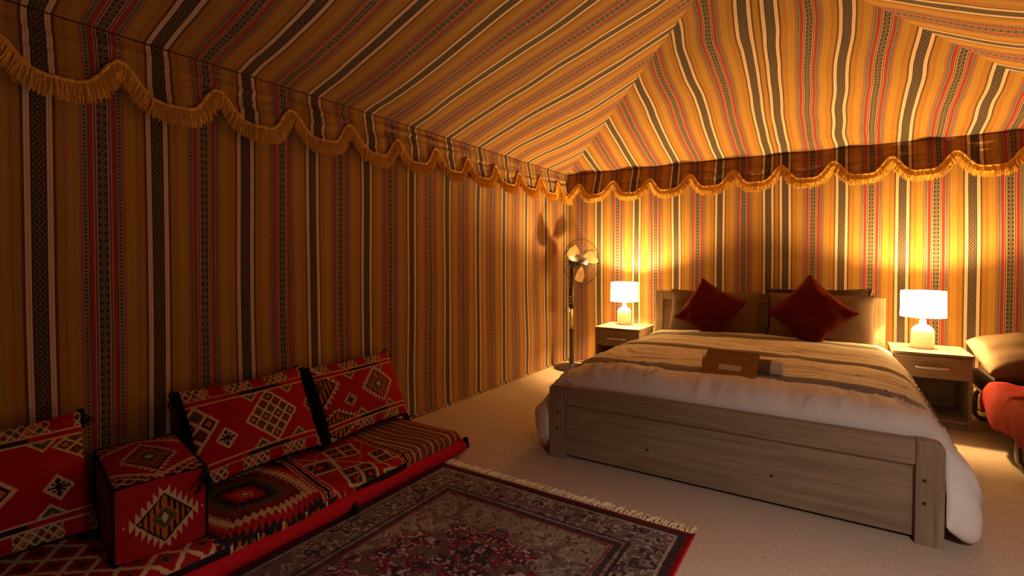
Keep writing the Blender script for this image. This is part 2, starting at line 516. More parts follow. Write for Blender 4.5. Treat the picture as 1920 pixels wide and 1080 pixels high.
# dark piping where the roof cloth meets the walls
for name, pts, lab in (('trim_1', [(XL+.008, y, ZE+.002) for y in np.linspace(YF+.02, YB-.02, 60)], 'dark maroon piping along the eave of the left tent wall'),
                       ('trim_2', [(x, YB-.008, ZE+.002) for x in np.linspace(XL+.02, XR-.02, 40)], 'dark maroon piping along the eave above the bed'),
                       ('trim_3', [(XR-.008, y, ZE+.002) for y in np.linspace(YF+.02, YB-.02, 60)], 'dark maroon piping along the eave of the right tent wall')):
    tag(link(name, MB().tube(pts, .007, 6).mesh(name), plain('maroon_piping', (.07,.022,.018), .9, .1), smooth=True), lab, kind='structure')

# ------------------------------------------------------------------ the large bed
BX0, BX1, BYF = -1.508, .412, 2.785
bed = thing('double_bed', 'large oak-effect double bed frame with panelled footboard and headboard', 'bed', (BX0, BYF, 0))
BW = BX1-BX0
def bx(name, a, b, mat, parent, bevel=.003): return link(name, MB().box(a, b).mesh(name), mat, parent, bevel=bevel)
# footboard: two posts, top rail with rounded outer ends, recessed panel
def rounded_post(x0, x1, y0, y1, z1, outer):
    m = MB(); r = .035; prof = []
    if outer > 0: prof = [(x0, 0), (x1, 0)] + [(x1-r+r*math.cos(g), z1-r+r*math.sin(g)) for g in np.linspace(0, PI/2, 7)] + [(x0, z1)]
    else: prof = [(x0, 0), (x1, 0), (x1, z1)] + [(x0+r+r*math.cos(g), z1-r+r*math.sin(g)) for g in np.linspace(PI/2, PI, 7)]
    n = len(prof)
    m.v = [(x, y0, z) for x, z in prof] + [(x, y1, z) for x, z in prof]
    m.f = [tuple(range(n)), tuple(range(n, 2*n))[::-1]] + [(i, n+i, n+(i+1) % n, (i+1) % n) for i in range(n)]
    return m
fb = link('footboard', MB().box((.10, .030, .02), (BW-.10, .052, .350)).mesh('footboard'), WOODX, bed, bevel=.002)
fb['label'] = 'recessed footboard panel'
bx('top_rail', (.1005, .0, .345), (BW-.1005, .058, .456), WOODX, bed, .006)
for x0, x1, s in ((0, .10, -1), (BW-.10, BW, 1)):
    p = link('bed_post', rounded_post(x0, x1, 0, .06, .457, s).mesh('bed_post'), WOODZ, bed, bevel=.003)
    for z in (.285, .185):
        cx = x0+.058 if s < 0 else x0+.030
        c = MB().lathe([(.0, -.0015), (.0075, -.0015), (.0075, .003)], 14, cap=False); c.v = [(cx+a, -.0005+zz, z+b) for a, b, zz in c.v]
        link('screw_cap', c.mesh('screw_cap'), SCREWCAP, p)
for xx in (.62, 1.255):
    c = MB().lathe([(.0, -.0015), (.0075, -.0015), (.0075, .003)], 14, cap=False); c.v = [(xx+a, .0295+zz, .155+b) for a, b, zz in c.v]
    link('screw_cap', c.mesh('screw_cap'), SCREWCAP, fb)
YH = 5.12-BYF
for x0 in (.03, BW-.055): bx('side_rail', (x0, .06, .16), (x0+.025, YH, .34), WOODY, bed)
# headboard
hx0, hx1 = -.035, BW-.05
bx('head_post', (hx0, YH, 0), (hx0+.085, YH+.04, .925), WOODZ, bed, .005)
bx('head_post', (hx1-.085, YH, 0), (hx1, YH+.04, .925), WOODZ, bed, .005)
bx('head_rail', (hx0+.0855, YH, .845), (hx1-.0855, YH+.04, .925), WOODX, bed, .005)
hp = bx('headboard', (hx0+.0855, YH+.02, .25), (hx1-.0855, YH+.035, .8445), WOODX, bed, .002)
for k in range(6):
    xx = .08+k*(BW-.2)/5
    bx('slat', (.03, .25+k*.36, .30), (BW-.03, .33+k*.36, .318), WOODX, bed)

mt = thing('mattress', 'thick mattress under the white duvet of the double bed', 'mattress', (BX0+.06, BYF+.125, .320))
def softbox(sx, sy, sz, nb=4, r=.05):
    bm = bmesh.new(); bmesh.ops.create_cube(bm, size=1)
    for v in bm.verts: v.co = Vector(((v.co.x+.5)*sx, (v.co.y+.5)*sy, (v.co.z+.5)*sz))
    bmesh.ops.bevel(bm, geom=bm.edges[:], offset=r, segments=nb, profile=.5, affect='EDGES')
    me = bpy.data.meshes.new('soft'); bm.to_mesh(me); bm.free(); return me
link('mattress_body', softbox(BW-.12, 2.19, .155), DARKMATT, mt, smooth=True)
pm_ = MB()
for z in (.012, .143):
    mw = BW-.12
    pm_.tube([(.03,.002,z),(mw-.03,.002,z),(mw-.002,.03,z),(mw-.002,2.16,z),(mw-.03,2.188,z),(.03,2.188,z),(.002,2.16,z),(.002,.03,z)], .006, 6, True)
link('piping', pm_.mesh('piping'), DKBROWN, mt, smooth=True)

# duvet: closed puffy shell falling to the carpet at both sides
def make_duvet():
    cx = (BX0+BX1)/2; hw = BW/2
    y0, y1 = BYF+.068, 5.02
    # half profile from inner bottom to the middle (offset x from centre, z)
    outer = np.array([(hw+.015,.09),(hw+.04,.050),(hw+.070,.030),(hw+.098,.055),(hw+.104,.13),(hw+.096,.21),(hw+.078,.30),(hw+.042,.38),(hw+.005,.455),(hw-.04,.515),(hw-.12,.553),(hw-.25,.570),(hw-.50,.578),(hw-.75,.580),(0,.580)])
    inner = np.array([(hw+.004,.10),(hw+.004,.11),(hw+.004,.13),(hw+.004,.16),(hw+.004,.20),(hw+.004,.25),(hw+.004,.30),(hw+.004,.36),(hw-.000,.425),(hw-.04,.45),(hw-.12,.455),(hw-.25,.457),(hw-.5,.457),(hw-.75,.457),(0,.457)])
    def resample(p, n):
        d = np.r_[0, np.cumsum(np.hypot(*np.diff(p, axis=0).T))]
        t = np.linspace(0, d[-1], n)
        q = np.stack([np.interp(t, d, p[:, 0]), np.interp(t, d, p[:, 1])], 1)
        for _ in range(3): q[1:-1] = (q[:-2]+2*q[1:-1]+q[2:])/4
        return q, t
    n = 140
    qo, t = resample(outer, n); qi, _ = resample(inner, n)
    po = np.vstack([np.c_[-qo[:, 0], qo[:, 1]], np.c_[qo[::-1][1:, 0], qo[::-1][1:, 1]]])
    pi_ = np.vstack([np.c_[-qi[:, 0], qi[:, 1]], np.c_[qi[::-1][1:, 0], qi[::-1][1:, 1]]])
    N = len(po)
    yy = np.r_[y0 + .12*np.linspace(0, 1, 16)**1.6, np.linspace(y0+.132, y1, 190)]
    P = np.zeros((N, len(yy), 3)); UV = np.zeros((N, len(yy), 2))
    arc = np.r_[t, t[-1]+(t[-1]-t[::-1][1:])]
    cxs = np.interp(np.arange(N), [0, N-1], [-1, 1])
    tp = sm(po[:, 1], .40, .54)             # 1 on top, 0 on the side drop
    for j, y in enumerate(yy):
        f = np.clip((y-y0)/.085, 0, 1); f = math.sqrt(1-(1-f)**2)
        back = .03*np.clip((y-4.75)/.27, 0, 1)
        p = pi_*(1-f) + po*f
        x = p[:, 0].copy(); z = p[:, 1].copy()
        # quilted swell and creases
        Yv = np.full(N, y)
        z += tp*f*(.012*vnoise(x*2.1+5, Yv*2.3, 61) + .006*vnoise(x*6, Yv*5, 62))
        # long soft hollows across the bed
        z -= tp*f*.016*(np.exp(-((y-3.09-.03*x)/.035)**2)+np.exp(-((y-3.86-.05*x)/.04)**2)+.9*np.exp(-((y-4.56-.08*x)/.05)**2))
        # gathers by the footboard
        front = math.exp(-((y-y0-.02)/.19)**2)
        dom = vnoise(x*9+2*vnoise(x*3, Yv, 64)+2.2*(y-y0), Yv*1.0, 63)
        front = front*(1-.85*np.exp(-((cx+x+.48)/.30)**4)*float(np.clip((y-2.90)/.08, 0, 1)))
        z += tp*front*f*.030*dom + tp*front*f*.010*vnoise(x*22+3*(y-y0), Yv*2, 68)
        def ridge(v, w_): return np.maximum(0, 1-np.abs(v)/w_)**1.5
        near = float(np.clip(1-(y-y0)/.42, 0, 1))
        c1 = vnoise(x*5.5+1.2*vnoise(x*2, Yv*2.5, 111)+3.0*(y-y0), Yv*1.4, 112)
        c2 = vnoise(x*11-2.5*(y-y0), Yv*2.2, 113)
        near = near*(1-.92*np.exp(-((cx+x+.48)/.30)**4)*float(np.clip((y-2.90)/.08, 0, 1)))
        z += tp*f*(.042*near*ridge(c1, .17) + .022*near*ridge(c2, .13) - .012*near)
        c3 = vnoise(x*1.6+.5*Yv, Yv*6.5+1.5*vnoise(x*2.0, Yv*2, 114), 115)
        z += tp*f*.007*ridge(c3, .15)
        z -= tp*.020*max(0, 1-(y-y0)/.30)**2
        # side drop: vertical folds
        sd = (1-tp)*f
        fold = (vnoise(Yv*5.2+3*np.sign(x), z*1.1, 65)+.5*vnoise(Yv*12, z*1.6, 66))*np.clip((.56-z)/.4, 0, 1)
        x += np.sign(x)*sd*(.030*fold+.022*ridge(vnoise(Yv*7+z*5, z*3+np.sign(x), 116), .2))
        z += sd*.018*vnoise(Yv*3.1+2*np.sign(x), z*0+1, 67)*np.clip((.3-z)/.25, 0, 1)
        Yv = Yv - sd*0
        x += np.where(x < 0, -.055, 0)*sd*np.exp(-((z-.20)/.12)**2)
        lim = np.where(x < 0, hw+.035, hw-.045); kk = np.clip((y-4.45)/.3, 0, 1)
        x = np.where(np.abs(x) > lim, np.sign(x)*(np.abs(x)*(1-kk)+lim*kk), x)
        z = np.maximum(z, .012)
        z -= back*tp
        P[:, j] = np.stack([cx+x, Yv-np.clip((.37-z)/.14, 0, 1)*.058*max(0, 1-(y-y0)/.3)*np.clip((np.abs(x)-hw+.002)/.005, 0, 1), z], -1)
        UV[:, j] = np.stack([arc, Yv-BYF-.035*(x+.5)*tp*np.clip((y-2.9)/1.5, 0, 1)-.02], -1)
    return gridmesh('duvet', P - np.array([cx, BYF, 0]), UV, flip=True), (cx, BYF, 0)
me, loc = make_duvet()
dv = link('duvet', me, DUVET, smooth=True); dv.location = loc
sd_ = dv.modifiers.new('thickness', 'SOLIDIFY'); sd_.thickness = .012; sd_.offset = -1
tag(dv, 'rumpled white duvet with brushed grey stripes on the double bed', 'duvet')

# ------------------------------------------------------------------ soft cushions
def pillow_mesh(W, Hh, T, n=36, pinch=.06, seed=1, wr=.008, full=.55):
    a = np.sin(np.linspace(-PI/2, PI/2, n)); b = a.copy()
    A, B = np.meshgrid(a, b, indexing='ij')
    x = A*W/2*(1-pinch*(1-B**2)); z = B*Hh/2*(1-pinch*(1-A**2))
    th_ = T/2*((1-np.abs(A)**2.4)*(1-np.abs(B)**2.4))**full
    y = th_ + wr*vnoise(A*3+4, B*3, seed)*np.clip(th_/(T*.3), 0, 1)
    y2 = th_ + wr*vnoise(A*3+4, B*3, seed+5)*np.clip(th_/(T*.3), 0, 1)
    m = MB()
    idx0 = np.arange(n*n).reshape(n, n)
    m.v = [tuple(p) for p in np.stack([x, -y, z], -1).reshape(-1, 3)] + [tuple(p) for p in np.stack([x, y2, z], -1).reshape(-1, 3)]
    for i in range(n-1):
        for j in range(n-1):
            q = (idx0[i, j], idx0[i+1, j], idx0[i+1, j+1], idx0[i, j+1])
            m.f.append(tuple(int(k) for k in q)); m.f.append(tuple(int(k)+n*n for k in q[::-1]))
    ring = [(-1+2*k/39., -1) for k in range(39)] + [(1, -1+2*k/39.) for k in range(39)] + [(1-2*k/39., 1) for k in range(39)] + [(-1, 1-2*k/39.) for k in range(39)]
    rp = [(p*W/2*(1-pinch*(1-q*q)), 0, q*Hh/2*(1-pinch*(1-p*p))) for p, q in ring]
    me = m.mesh('pillow')
    bm = bmesh.new(); bm.from_mesh(me); bmesh.ops.remove_doubles(bm, verts=bm.verts, dist=.0004); bm.to_mesh(me); bm.free()
    return me, rp

def pillow(name, label, cat, W, Hh, T, mat, loc, lean, roll=0, yaw=0, pinch=.06, seed=1, trim=None, group=None, trim_r=.004, wr=.008, full=.55):
    me, rp = pillow_mesh(W, Hh, T, 36, pinch, seed, wr, full)
    t = thing(name, label, cat, loc, group=group)
    t.rotation_euler = (Matrix.Rotation(yaw, 4, 'Z') @ Matrix.Rotation(-lean, 4, 'X') @ Matrix.Rotation(roll, 4, 'Y')).to_euler()
    link('cover', me, mat, t, smooth=True)
    if trim:
        link('piping', MB().tube(rp, trim_r, 6, True).mesh('piping'), trim, t, smooth=True)
    return t
pillow('bed_pillow', 'plump taupe pillow on the left of the headboard behind a red cushion', 'pillow', .80, .44, .17, TAUPE, (-.945, 4.945, .740), math.radians(20), 0, 0, seed=4, trim=TAUPE, group='taupe bed pillows')
pillow('bed_pillow', 'plump taupe pillow on the right of the headboard behind a red cushion', 'pillow', .78, .44, .17, TAUPE, (-.095, 4.935, .740), math.radians(20), 0, 0, seed=8, trim=TAUPE, group='taupe bed pillows')
pillow('bed_pillow', 'dark brown pillow showing between and behind the two taupe pillows', 'pillow', .78, .42, .06, DKBROWN, (-.120, 5.050, .775), math.radians(12), math.radians(-1.5), 0, seed=14, trim=DKBROWN, trim_r=.010)
pillow('throw_cushion', 'red velvet throw cushion tilted on one corner, nearer the fan', 'cushion', .445, .445, .15, VELVET, (-.945, 4.785, .785), math.radians(20), math.radians(-60), 0, pinch=.09, seed=20, trim=VELVET, group='red throw cushions', wr=.012)
pillow('throw_cushion', 'red velvet throw cushion standing on its point, nearer the narrow red bed', 'cushion', .460, .460, .16, VELVET, (-.155, 4.750, .808), math.radians(18), math.radians(-47), 0, pinch=.09, seed=27, trim=VELVET, group='red throw cushions', wr=.012)

# rolled towel and folder leaning on it
tw = thing('rolled_towel', 'rolled white towel lying on the duvet behind a brown folder', 'towel', (-.665, 3.215, .617), (0, 0, math.radians(-1)))
spir = []
for k in range(90):
    g = k/90*2*PI*3.6; spir.append((.014+.036*k/90, g))
m = MB(); L = .43
o2 = [(r*math.cos(g), r*math.sin(g)) for r, g in spir]; i2 = [((r-.008)*math.cos(g), (r-.008)*math.sin(g)) for r, g in spir]
n = len(o2)
for x in (0, L):
    m.v += [(x, a, b) for a, b in o2] + [(x, a, b) for a, b in i2]
for i in range(n-1):
    m.f += [(i, i+1, 2*n+i+1, 2*n+i), (n+i+1, n+i, 3*n+i, 3*n+i+1), (i+1, i, n+i, n+i+1), (2*n+i, 2*n+i+1, 3*n+i+1, 3*n+i)]
m.f += [(n-1, 2*n-1, 4*n-1, 3*n-1)]
link('roll', m.mesh('roll'), WHITECLOTH, tw, smooth=True, auto=True)
bd = MB().lathe([(.0512, .14), (.0522, .15), (.0522, .20), (.0512, .21)], 24, cap=False); bd.v = [(z+.16, x, y) for x, y, z in bd.v]
link('woven_band', bd.mesh('woven_band'), TAUPE, tw, smooth=True)

fo = thing('guest_folder', 'brown kraft folder with a cream card slot, propped on the white towel', 'folder', (-.640, 3.020, .586), (math.radians(-52), 0, math.radians(-3)))
link('back_cover', MB().box((0, .0045, 0), (.285, .0065, .200)).mesh('back_cover'), KRAFT, fo, bevel=.001)
link('front_cover', MB().box((0, 0, 0), (.285, .0025, .200)).mesh('front_cover'), KRAFT, fo, bevel=.001)
link('spine', MB().box((-.002, 0, 0), (.0, .0065, .200)).mesh('spine'), KRAFT, fo)
link('card', MB().box((.085, -.0018, .048), (.205, -.0003, .088)).mesh('card'), CARD, fo)['label'] = 'cream card'

# ------------------------------------------------------------------ nightstands and lamps
def nightstand(label, x0, x1, y0, y1):
    t = thing('nightstand', label, 'nightstand', (x0, y0, 0), group='oak-effect nightstands')
    W, D, Z1 = x1-x0, y1-y0, .552
    bx('table_top', (-.008, -.006, Z1-.020), (W+.008, D, Z1), WOODX, t, .002)
    for a in (0, W-.018): bx('side_panel', (a, .002, 0), (a+.018, D, Z1-.0205), WOODZ, t, .001)
    bx('back_panel', (.0185, D-.012, .03), (W-.0185, D, Z1-.0205), WOODX, t, .001)
    bx('bottom_shelf', (.0185, .012, .05), (W-.0185, D-.0125, .068), WOODX, t, .001)
    bx('plinth', (.0185, .03, 0), (W-.0185, .045, .0495), WOODX, t, .001)
    bx('divider', (.0185, .022, .362), (W-.0185, D-.0125, .376), WOODX, t, .001)
    d = bx('drawer', (.003, -.004, .368), (W-.003, .0135, .527), WOODX, t, .0015)
    hx = W/2
    m = MB().tube([(hx-.098, -.004, .445), (hx-.096, -.020, .445), (hx-.088, -.026, .445), (hx-.05, -.030, .445), (hx, -.031, .445), (hx+.05, -.030, .445), (hx+.088, -.026, .445), (hx+.096, -.020, .445), (hx+.098, -.004, .445)], .006, 8)
    for i, (a, b, c) in enumerate(m.v): m.v[i] = (a, b, .445+(c-.445)*1.6)
    link('handle', m.mesh('handle'), STEEL, d, smooth=True)['label'] = 'polished steel bow handle'
    return t
nightstand('oak-effect nightstand with one drawer, between the double bed and the pedestal fan', -2.06, -1.60, 4.80, 5.26)
nightstand('oak-effect nightstand with one drawer, between the double bed and the narrow red bed', .392, .845, 4.78, 5.24)

def lamp(label, x, y, k=1.0):
    z0 = .552
    t = thing('table_lamp', label, 'lamp', (x, y, z0), group='bedside lamps')
    prof = [(.0, .0), (.066, .0), (.070, .004), (.071, .02), (.071, .115), (.068, .130), (.058, .146), (.040, .157), (.026, .163), (.022, .172), (.021, .192)]
    prof = [(a, b*1.13) for a, b in prof]
    base = link('base', MB().lathe(prof, 48).mesh('base'), CERAMIC, t, smooth=True)
    m = MB()
    for r in range(13):      # raised lozenge relief around the jar
        for q in range(24):
            g = 2*PI*(q+.5*(r % 2))/24; z = .014+r*.0098
            c = Vector((.071*math.cos(g), .071*math.sin(g), z)); ta = Vector((-math.sin(g), math.cos(g), 0)); no = Vector((math.cos(g), math.sin(g), 0))
            s0 = len(m.v)
            m.v += [tuple(c+ta*.0085), tuple(c+Vector((0,0,.0085))), tuple(c-ta*.0085), tuple(c-Vector((0,0,.0085))), tuple(c+no*.003)]
            m.f += [(s0, s0+1, s0+4), (s0+1, s0+2, s0+4), (s0+2, s0+3, s0+4), (s0+3, s0, s0+4)]
    link('relief', m.mesh('relief'), CERAMIC, base)
    link('socket', MB().lathe([(.0,.212),(.016,.212),(.016,.270),(.013,.276),(.0,.276)], 20, cap=False).mesh('socket'), STEEL, t, smooth=True, auto=True)
    link('bulb', MB().lathe([(.010,.277),(.012,.290),(.020,.304),(.024,.318),(.021,.332),(.011,.343),(.001,.346)], 24).mesh('bulb'), WARMBULB, t, smooth=True)
    # shade: thin drum, open at both ends
    r0, r1, a, b = .143, .141, .246, .446
    sh = link('shade', MB().lathe([(r0, a), (r1, b), (r1-.003, b), (r0-.003, a), (r0, a)], 64, cap=False).mesh('shade'), SHADEM, t, smooth=True, auto=True)
    sp = MB()
    for g in (0, 2*PI/3, 4*PI/3): sp.tube([(.016*math.cos(g), .016*math.sin(g), .236), ((r0-.002)*math.cos(g), (r0-.002)*math.sin(g), .262)], .0018, 5)
    sp.tube([((r0-.004)*math.cos(g), (r0-.004)*math.sin(g), .262) for g in np.linspace(0, 2*PI, 40)[:-1]], .002, 5, True)
    link('shade_ring', sp.mesh('shade_ring'), STEEL, sh, smooth=True)
    L = bpy.data.lights.new('bulb_light', 'POINT'); L.energy = BULB_W*k; L.color = WARM; L.shadow_soft_size = .028
    lo = bpy.data.objects.new('bulb_light', L); COL.objects.link(lo); lo.parent = t; lo.location = (0, 0, .376)
    return t
lamp('lit white table lamp with ribbed jar base on the nightstand nearer the fan', -1.872, 5.13)
lamp('lit white table lamp with ribbed jar base on the nightstand nearer the narrow red bed', .590, 5.02)

# ------------------------------------------------------------------ pedestal fan in the corner
fan = thing('pedestal_fan', 'black pedestal fan standing in the tent corner', 'fan', (-2.505, 5.16, 0))
link('base', MB().lathe([(.0,0),(.185,0),(.195,.008),(.195,.018),(.17,.030),(.06,.042),(.03,.06),(.0,.06)], 48, cap=False).mesh('base'), DARKMETAL, fan, smooth=True, auto=True)
link('pole', MB().lathe([(.027,.05),(.027,.42),(.030,.425),(.030,.445),(.020,.45)], 20).mesh('pole'), DARKMETAL, fan, smooth=True, auto=True)
link('inner_tube', MB().lathe([(.011,.44),(.011,.74)], 16).mesh('inner_tube'), STEEL, fan, smooth=True)
cb = link('control_box', MB().lathe([(.012,.68),(.026,.69),(.032,.72),(.034,.80),(.030,.90),(.022,.93),(.018,1.10)], 20).mesh('control_box'), DARKMETAL, fan, smooth=True)
kb = MB()
for k in range(3):
    kb.box((-.008, -.040, .74+k*.035), (.008, -.030, .755+k*.035))
link('button', kb.mesh('button'), STEEL, cb)
nrm = Vector((.90, -.43, .02)).normalized()
ax_u = nrm.cross(Vector((0,0,1))).normalized(); ax_v = ax_u.cross(nrm)
HC = Vector((.145, -.05, 1.215))
def disc(m, p): return tuple(HC + ax_u*p[0] + ax_v*p[1] + nrm*p[2])
hm = MB().lathe([(.0,-.20),(.035,-.195),(.055,-.17),(.060,-.12),(.055,-.07),(.03,-.045),(.0,-.045)], 24, cap=False)
hm.v = [disc(hm, p) for p in hm.v]
link('motor_housing', hm.mesh('motor_housing'), DARKMETAL, fan, smooth=True)
link('tilt_neck', MB().tube([(0,0,1.06), (0,0,1.14), tuple(HC-nrm*.13+Vector((0,0,-.03)))], .018, 10).mesh('tilt_neck'), DARKMETAL, fan, smooth=True)
def guard(name, depth, ribs):
    m = MB(); R = .255
    for k in range(ribs):
        g = 2*PI*k/ribs
        pts = [(.035, depth), (.14, depth*.92), (.22, depth*.6), (R, 0)]
        m.tube([disc(m, (r*math.cos(g), r*math.sin(g), d)) for r, d in pts], .0013, 4)
    for r, d, w_ in ((R, 0, .004), (.15, depth*.8, .0015), (.035, depth, .003)):
        m.tube([disc(m, (r*math.cos(g), r*math.sin(g), d)) for g in np.linspace(0, 2*PI, 49)[:-1]], w_, 5, True)
    return link(name, m.mesh(name), DARKMETAL, fan, smooth=True)
guard('rear_guard', -.06, 36); fg = guard('front_guard', .07, 36)
cp = MB().lathe([(.036,.066),(.036,.073),(.0,.078)], 24, cap=False); cp.v = [disc(cp, p) for p in cp.v]
link('badge', cp.mesh('badge'), STEEL, fg, smooth=True)
hb = MB().lathe([(.0,-.03),(.034,-.03),(.034,.01),(.02,.028),(.0,.03)], 20, cap=False); hb.v = [disc(hb, p) for p in hb.v]
link('hub', hb.mesh('hub'), DARKMETAL, fan, smooth=True)
for k in range(3):
    g0 = 2*PI*k/3+.5; P = np.zeros((14, 10, 3))
    for i, r in enumerate(np.linspace(.03, .228, 14)):
        q = i/13; half = .22+.36*math.sin(PI*(.15+.72*q))
        for j, s in enumerate(np.linspace(-1, 1, 10)):
            g = g0 + s*half*(1-.15*q)+.25*q
            P[i, j] = disc(None, (r*math.cos(g), r*math.sin(g), -.004+.026*s*(1-.3*q)))
    b = link('blade', gridmesh('blade', P), FANBLADE, fan, smooth=True)
    sd_ = b.modifiers.new('thickness', 'SOLIDIFY'); sd_.thickness = .003
cbl = thing('power_cable', 'loose pale power cable looping down the corner behind the fan', 'cable', (-2.68, 5.40, 0))
link('cord', MB().tube([(-.02,.08,.62),(-.01,.06,.45),(.0,.05,.25),(.01,.03,.10),(.03,.0,.02),(.08,-.02,.008),(.15,.02,.008),(.16,.06,.010)], .005, 7).mesh('cord'), CABLE, cbl, smooth=True)
link('plug', MB().box((-.035,.065,.60),(-.005,.095,.66)).mesh('plug'), CABLE, cbl, bevel=.005)

# ------------------------------------------------------------------ kilim patterns
K_RED, K_CRM, K_BLK, K_ORG, K_GRN, K_BRN, K_DRD = (.40,.008,.014), (.66,.46,.27), (.016,.012,.014), (.55,.13,.02), (.045,.085,.03), (.16,.055,.025), (.17,.010,.014)
def cols(shape, c):
    a = np.zeros(shape+(3,)); a[:] = c; return a
def fill(C, m, c): C[m] = c
def fr(x): return x-np.floor(x)
def lattice(C, a, b, ca, cb, ra, rb, n, star=False):
    """diamond holding an n x n grid of framed cells"""
    p = (a-ca)/ra; q = (b-cb)/rb; d = abs(p)+abs(q)
    fill(C, d < 1.07, K_CRM)
    s = (p+q+1)/2*n; t = (p-q+1)/2*n; ins = d < 1
    fs, ft = abs(fr(s)-.5)*2, abs(fr(t)-.5)*2; e = np.maximum(fs, ft)
    i = np.floor(s).astype(int); j = np.floor(t).astype(int); par = (i+2*j) % 3
    fill(C, ins & (e < .78) & (par == 0), K_BLK); fill(C, ins & (e < .78) & (par == 1), K_BRN); fill(C, ins & (e < .78) & (par == 2), K_DRD)
    fill(C, ins & (e < .46) & (par == 0), K_ORG); fill(C, ins & (e < .46) & (par == 1), K_GRN); fill(C, ins & (e < .46) & (par == 2), K_GRN)
    fill(C, ins & (e < .2) & (par == 2), K_RED)
def star(C, a, b, ca, cb, ra, rb):
    p = (a-ca)/ra; q = (b-cb)/rb; d = abs(p)+abs(q)
    fill(C, d < 1, K_CRM)
    m = (d < .72) & ((abs(p) < .09) | (abs(q) < .09) | (abs(abs(p)-abs(q)) < .10) | ((d > .5) & (abs(fr(p*4)-.5) < .16)))
    fill(C, m, K_BLK)
def serrated(C, a, b, ca, cb, ra, rb, n, tooth=.30, cc=K_CRM):
    p = (a-ca)/ra; q = (b-cb)/rb; d = abs(p)+abs(q)
    saw = fr(abs(p)*n)
    fill(C, (d >= 1) & (d < 1+tooth*saw+.03), cc)
    ins = d < 1
    fill(C, ins, K_BLK)
    tri = fr(abs(p)*n)
    d2 = d + .17*tri
    fill(C, ins & (d2 < .94), K_ORG)
    fill(C, ins & (d2 < .94) & (tri > .5) & (d > .55), K_BLK)
    fill(C, ins & (d2 < .62) & (tri > .35), K_BRN)
    fill(C, ins & (d2 < .46), K_GRN)
    fill(C, d2 < .24, cc)
def band(C, a, b, b0, wd, black_lo, black_hi):
    m = abs(b-b0)
    fill(C, m < wd, K_CRM)
    fill(C, m < wd*.62, K_RED)
    fill(C, (m < wd*.62) & (a > black_lo) & (a < black_hi), K_BLK)
def zig(C, a, b, b0, up, per, h, c_out, c_in, lo, hi):
    """row of triangles standing on the line b = b0"""
    t = abs(fr((a-lo)/per)-.5)*2*h
    y = (b-b0)*up
    r = (a > lo) & (a < hi)
    fill(C, r & (y > 0) & (y < h-t), c_out); fill(C, r & (y > 0) & (y < h-t-.012), c_in)

def cushion_pattern(kind):
    def f(a, b, W, Hh):
        C = cols(a.shape, K_RED)
        # outer border motif strips above and below the bands
        for s, e_ in ((-1, .155*Hh), (1, .845*Hh)):
            out = (b < e_) if s < 0 else (b > e_)
            p = fr((a+.9*b)/.034); q = fr((a-.9*b)/.034); e = np.minimum(np.minimum(p, 1-p), np.minimum(q, 1-q))
            seg = fr(a/(W/3.0)+.12) < .66
            fill(C, out & seg, K_BRN); fill(C, out & seg & (np.floor((a+.9*b)/.034) % 2 == 0), K_GRN)
            fill(C, out & seg & (e > .36), K_DRD); fill(C, out & seg & (e < .13), K_CRM)
            fill(C, out & seg & (np.floor((a-.9*b)/.034) % 3 == 0) & (e > .2), K_ORG)
        for cx in (.46, .80) if kind != 1 else (.36, .74):
            for up, b0 in ((1, .165*Hh), (-1, .835*Hh)):
                t = np.maximum(0, 1-abs(a-cx*W)/.062); y = (b-b0)*up
                fill(C, (y > 0) & (y < .055*t), K_CRM); fill(C, (y > 0) & (y < .055*t-.012), K_GRN); fill(C, (y > 0) & (y < .055*t-.030), K_ORG)
        if kind == 0:
            lattice(C, a, b, .60*W, .505*Hh, .225*W, .30*Hh, 4)
            star(C, a, b, .205*W, .40*Hh, .085*W, .12*Hh)
            lattice(C, a, b, -.02*W, .60*Hh, .19*W, .30*Hh, 3)
            lattice(C, a, b, 1.02*W, .52*Hh, .09*W, .14*Hh, 2)
        elif kind == 1:
            serrated(C, a, b, .66*W, .54*Hh, .185*W, .235*Hh, 6, .34)
            star(C, a, b, .27*W, .43*Hh, .075*W, .105*Hh)
            serrated(C, a, b, -.04*W, .70*Hh, .22*W, .30*Hh, 6, .30)
            serrated(C, a, b, .10*W, .16*Hh, .22*W, .18*Hh, 6, .30)
        else:
            lattice(C, a, b, .42*W, .47*Hh, .24*W, .33*Hh, 4)
            star(C, a, b, .85*W, .40*Hh, .08*W, .11*Hh)
            lattice(C, a, b, 1.02*W, .74*Hh, .17*W, .16*Hh, 3)
        band(C, a, b, .155*Hh, .016, .34*W, .70*W); band(C, a, b, .845*Hh, .016, .38*W, .74*W)
        return C
    return f

def tassel(parent, p, r=.020, L=.055, n=34, mat=None, down=Vector((0, 0, -1))):
    m = MB(); p = Vector(p)
    m.lathe([(.0, r*.9), (r*.55, r*.75), (r*.8, 0), (r*.55, -r*.6), (.0, -r*.7)], 10, cap=False)
    m.v = [tuple(Vector(v)+p) for v in m.v]
    for k in range(n):
        d = Vector((random.gauss(0, .35), random.gauss(0, .35), 0)) + down
        q = p + Vector((random.uniform(-r, r)*.5, random.uniform(-r, r)*.5, 0))
        m.strand(tuple(q), tuple(q+d.normalized()*L*random.uniform(.7, 1.1)), .0030, .7)
    return link('tassel', m.mesh('tassel'), mat or BLACKCLOTH, parent)

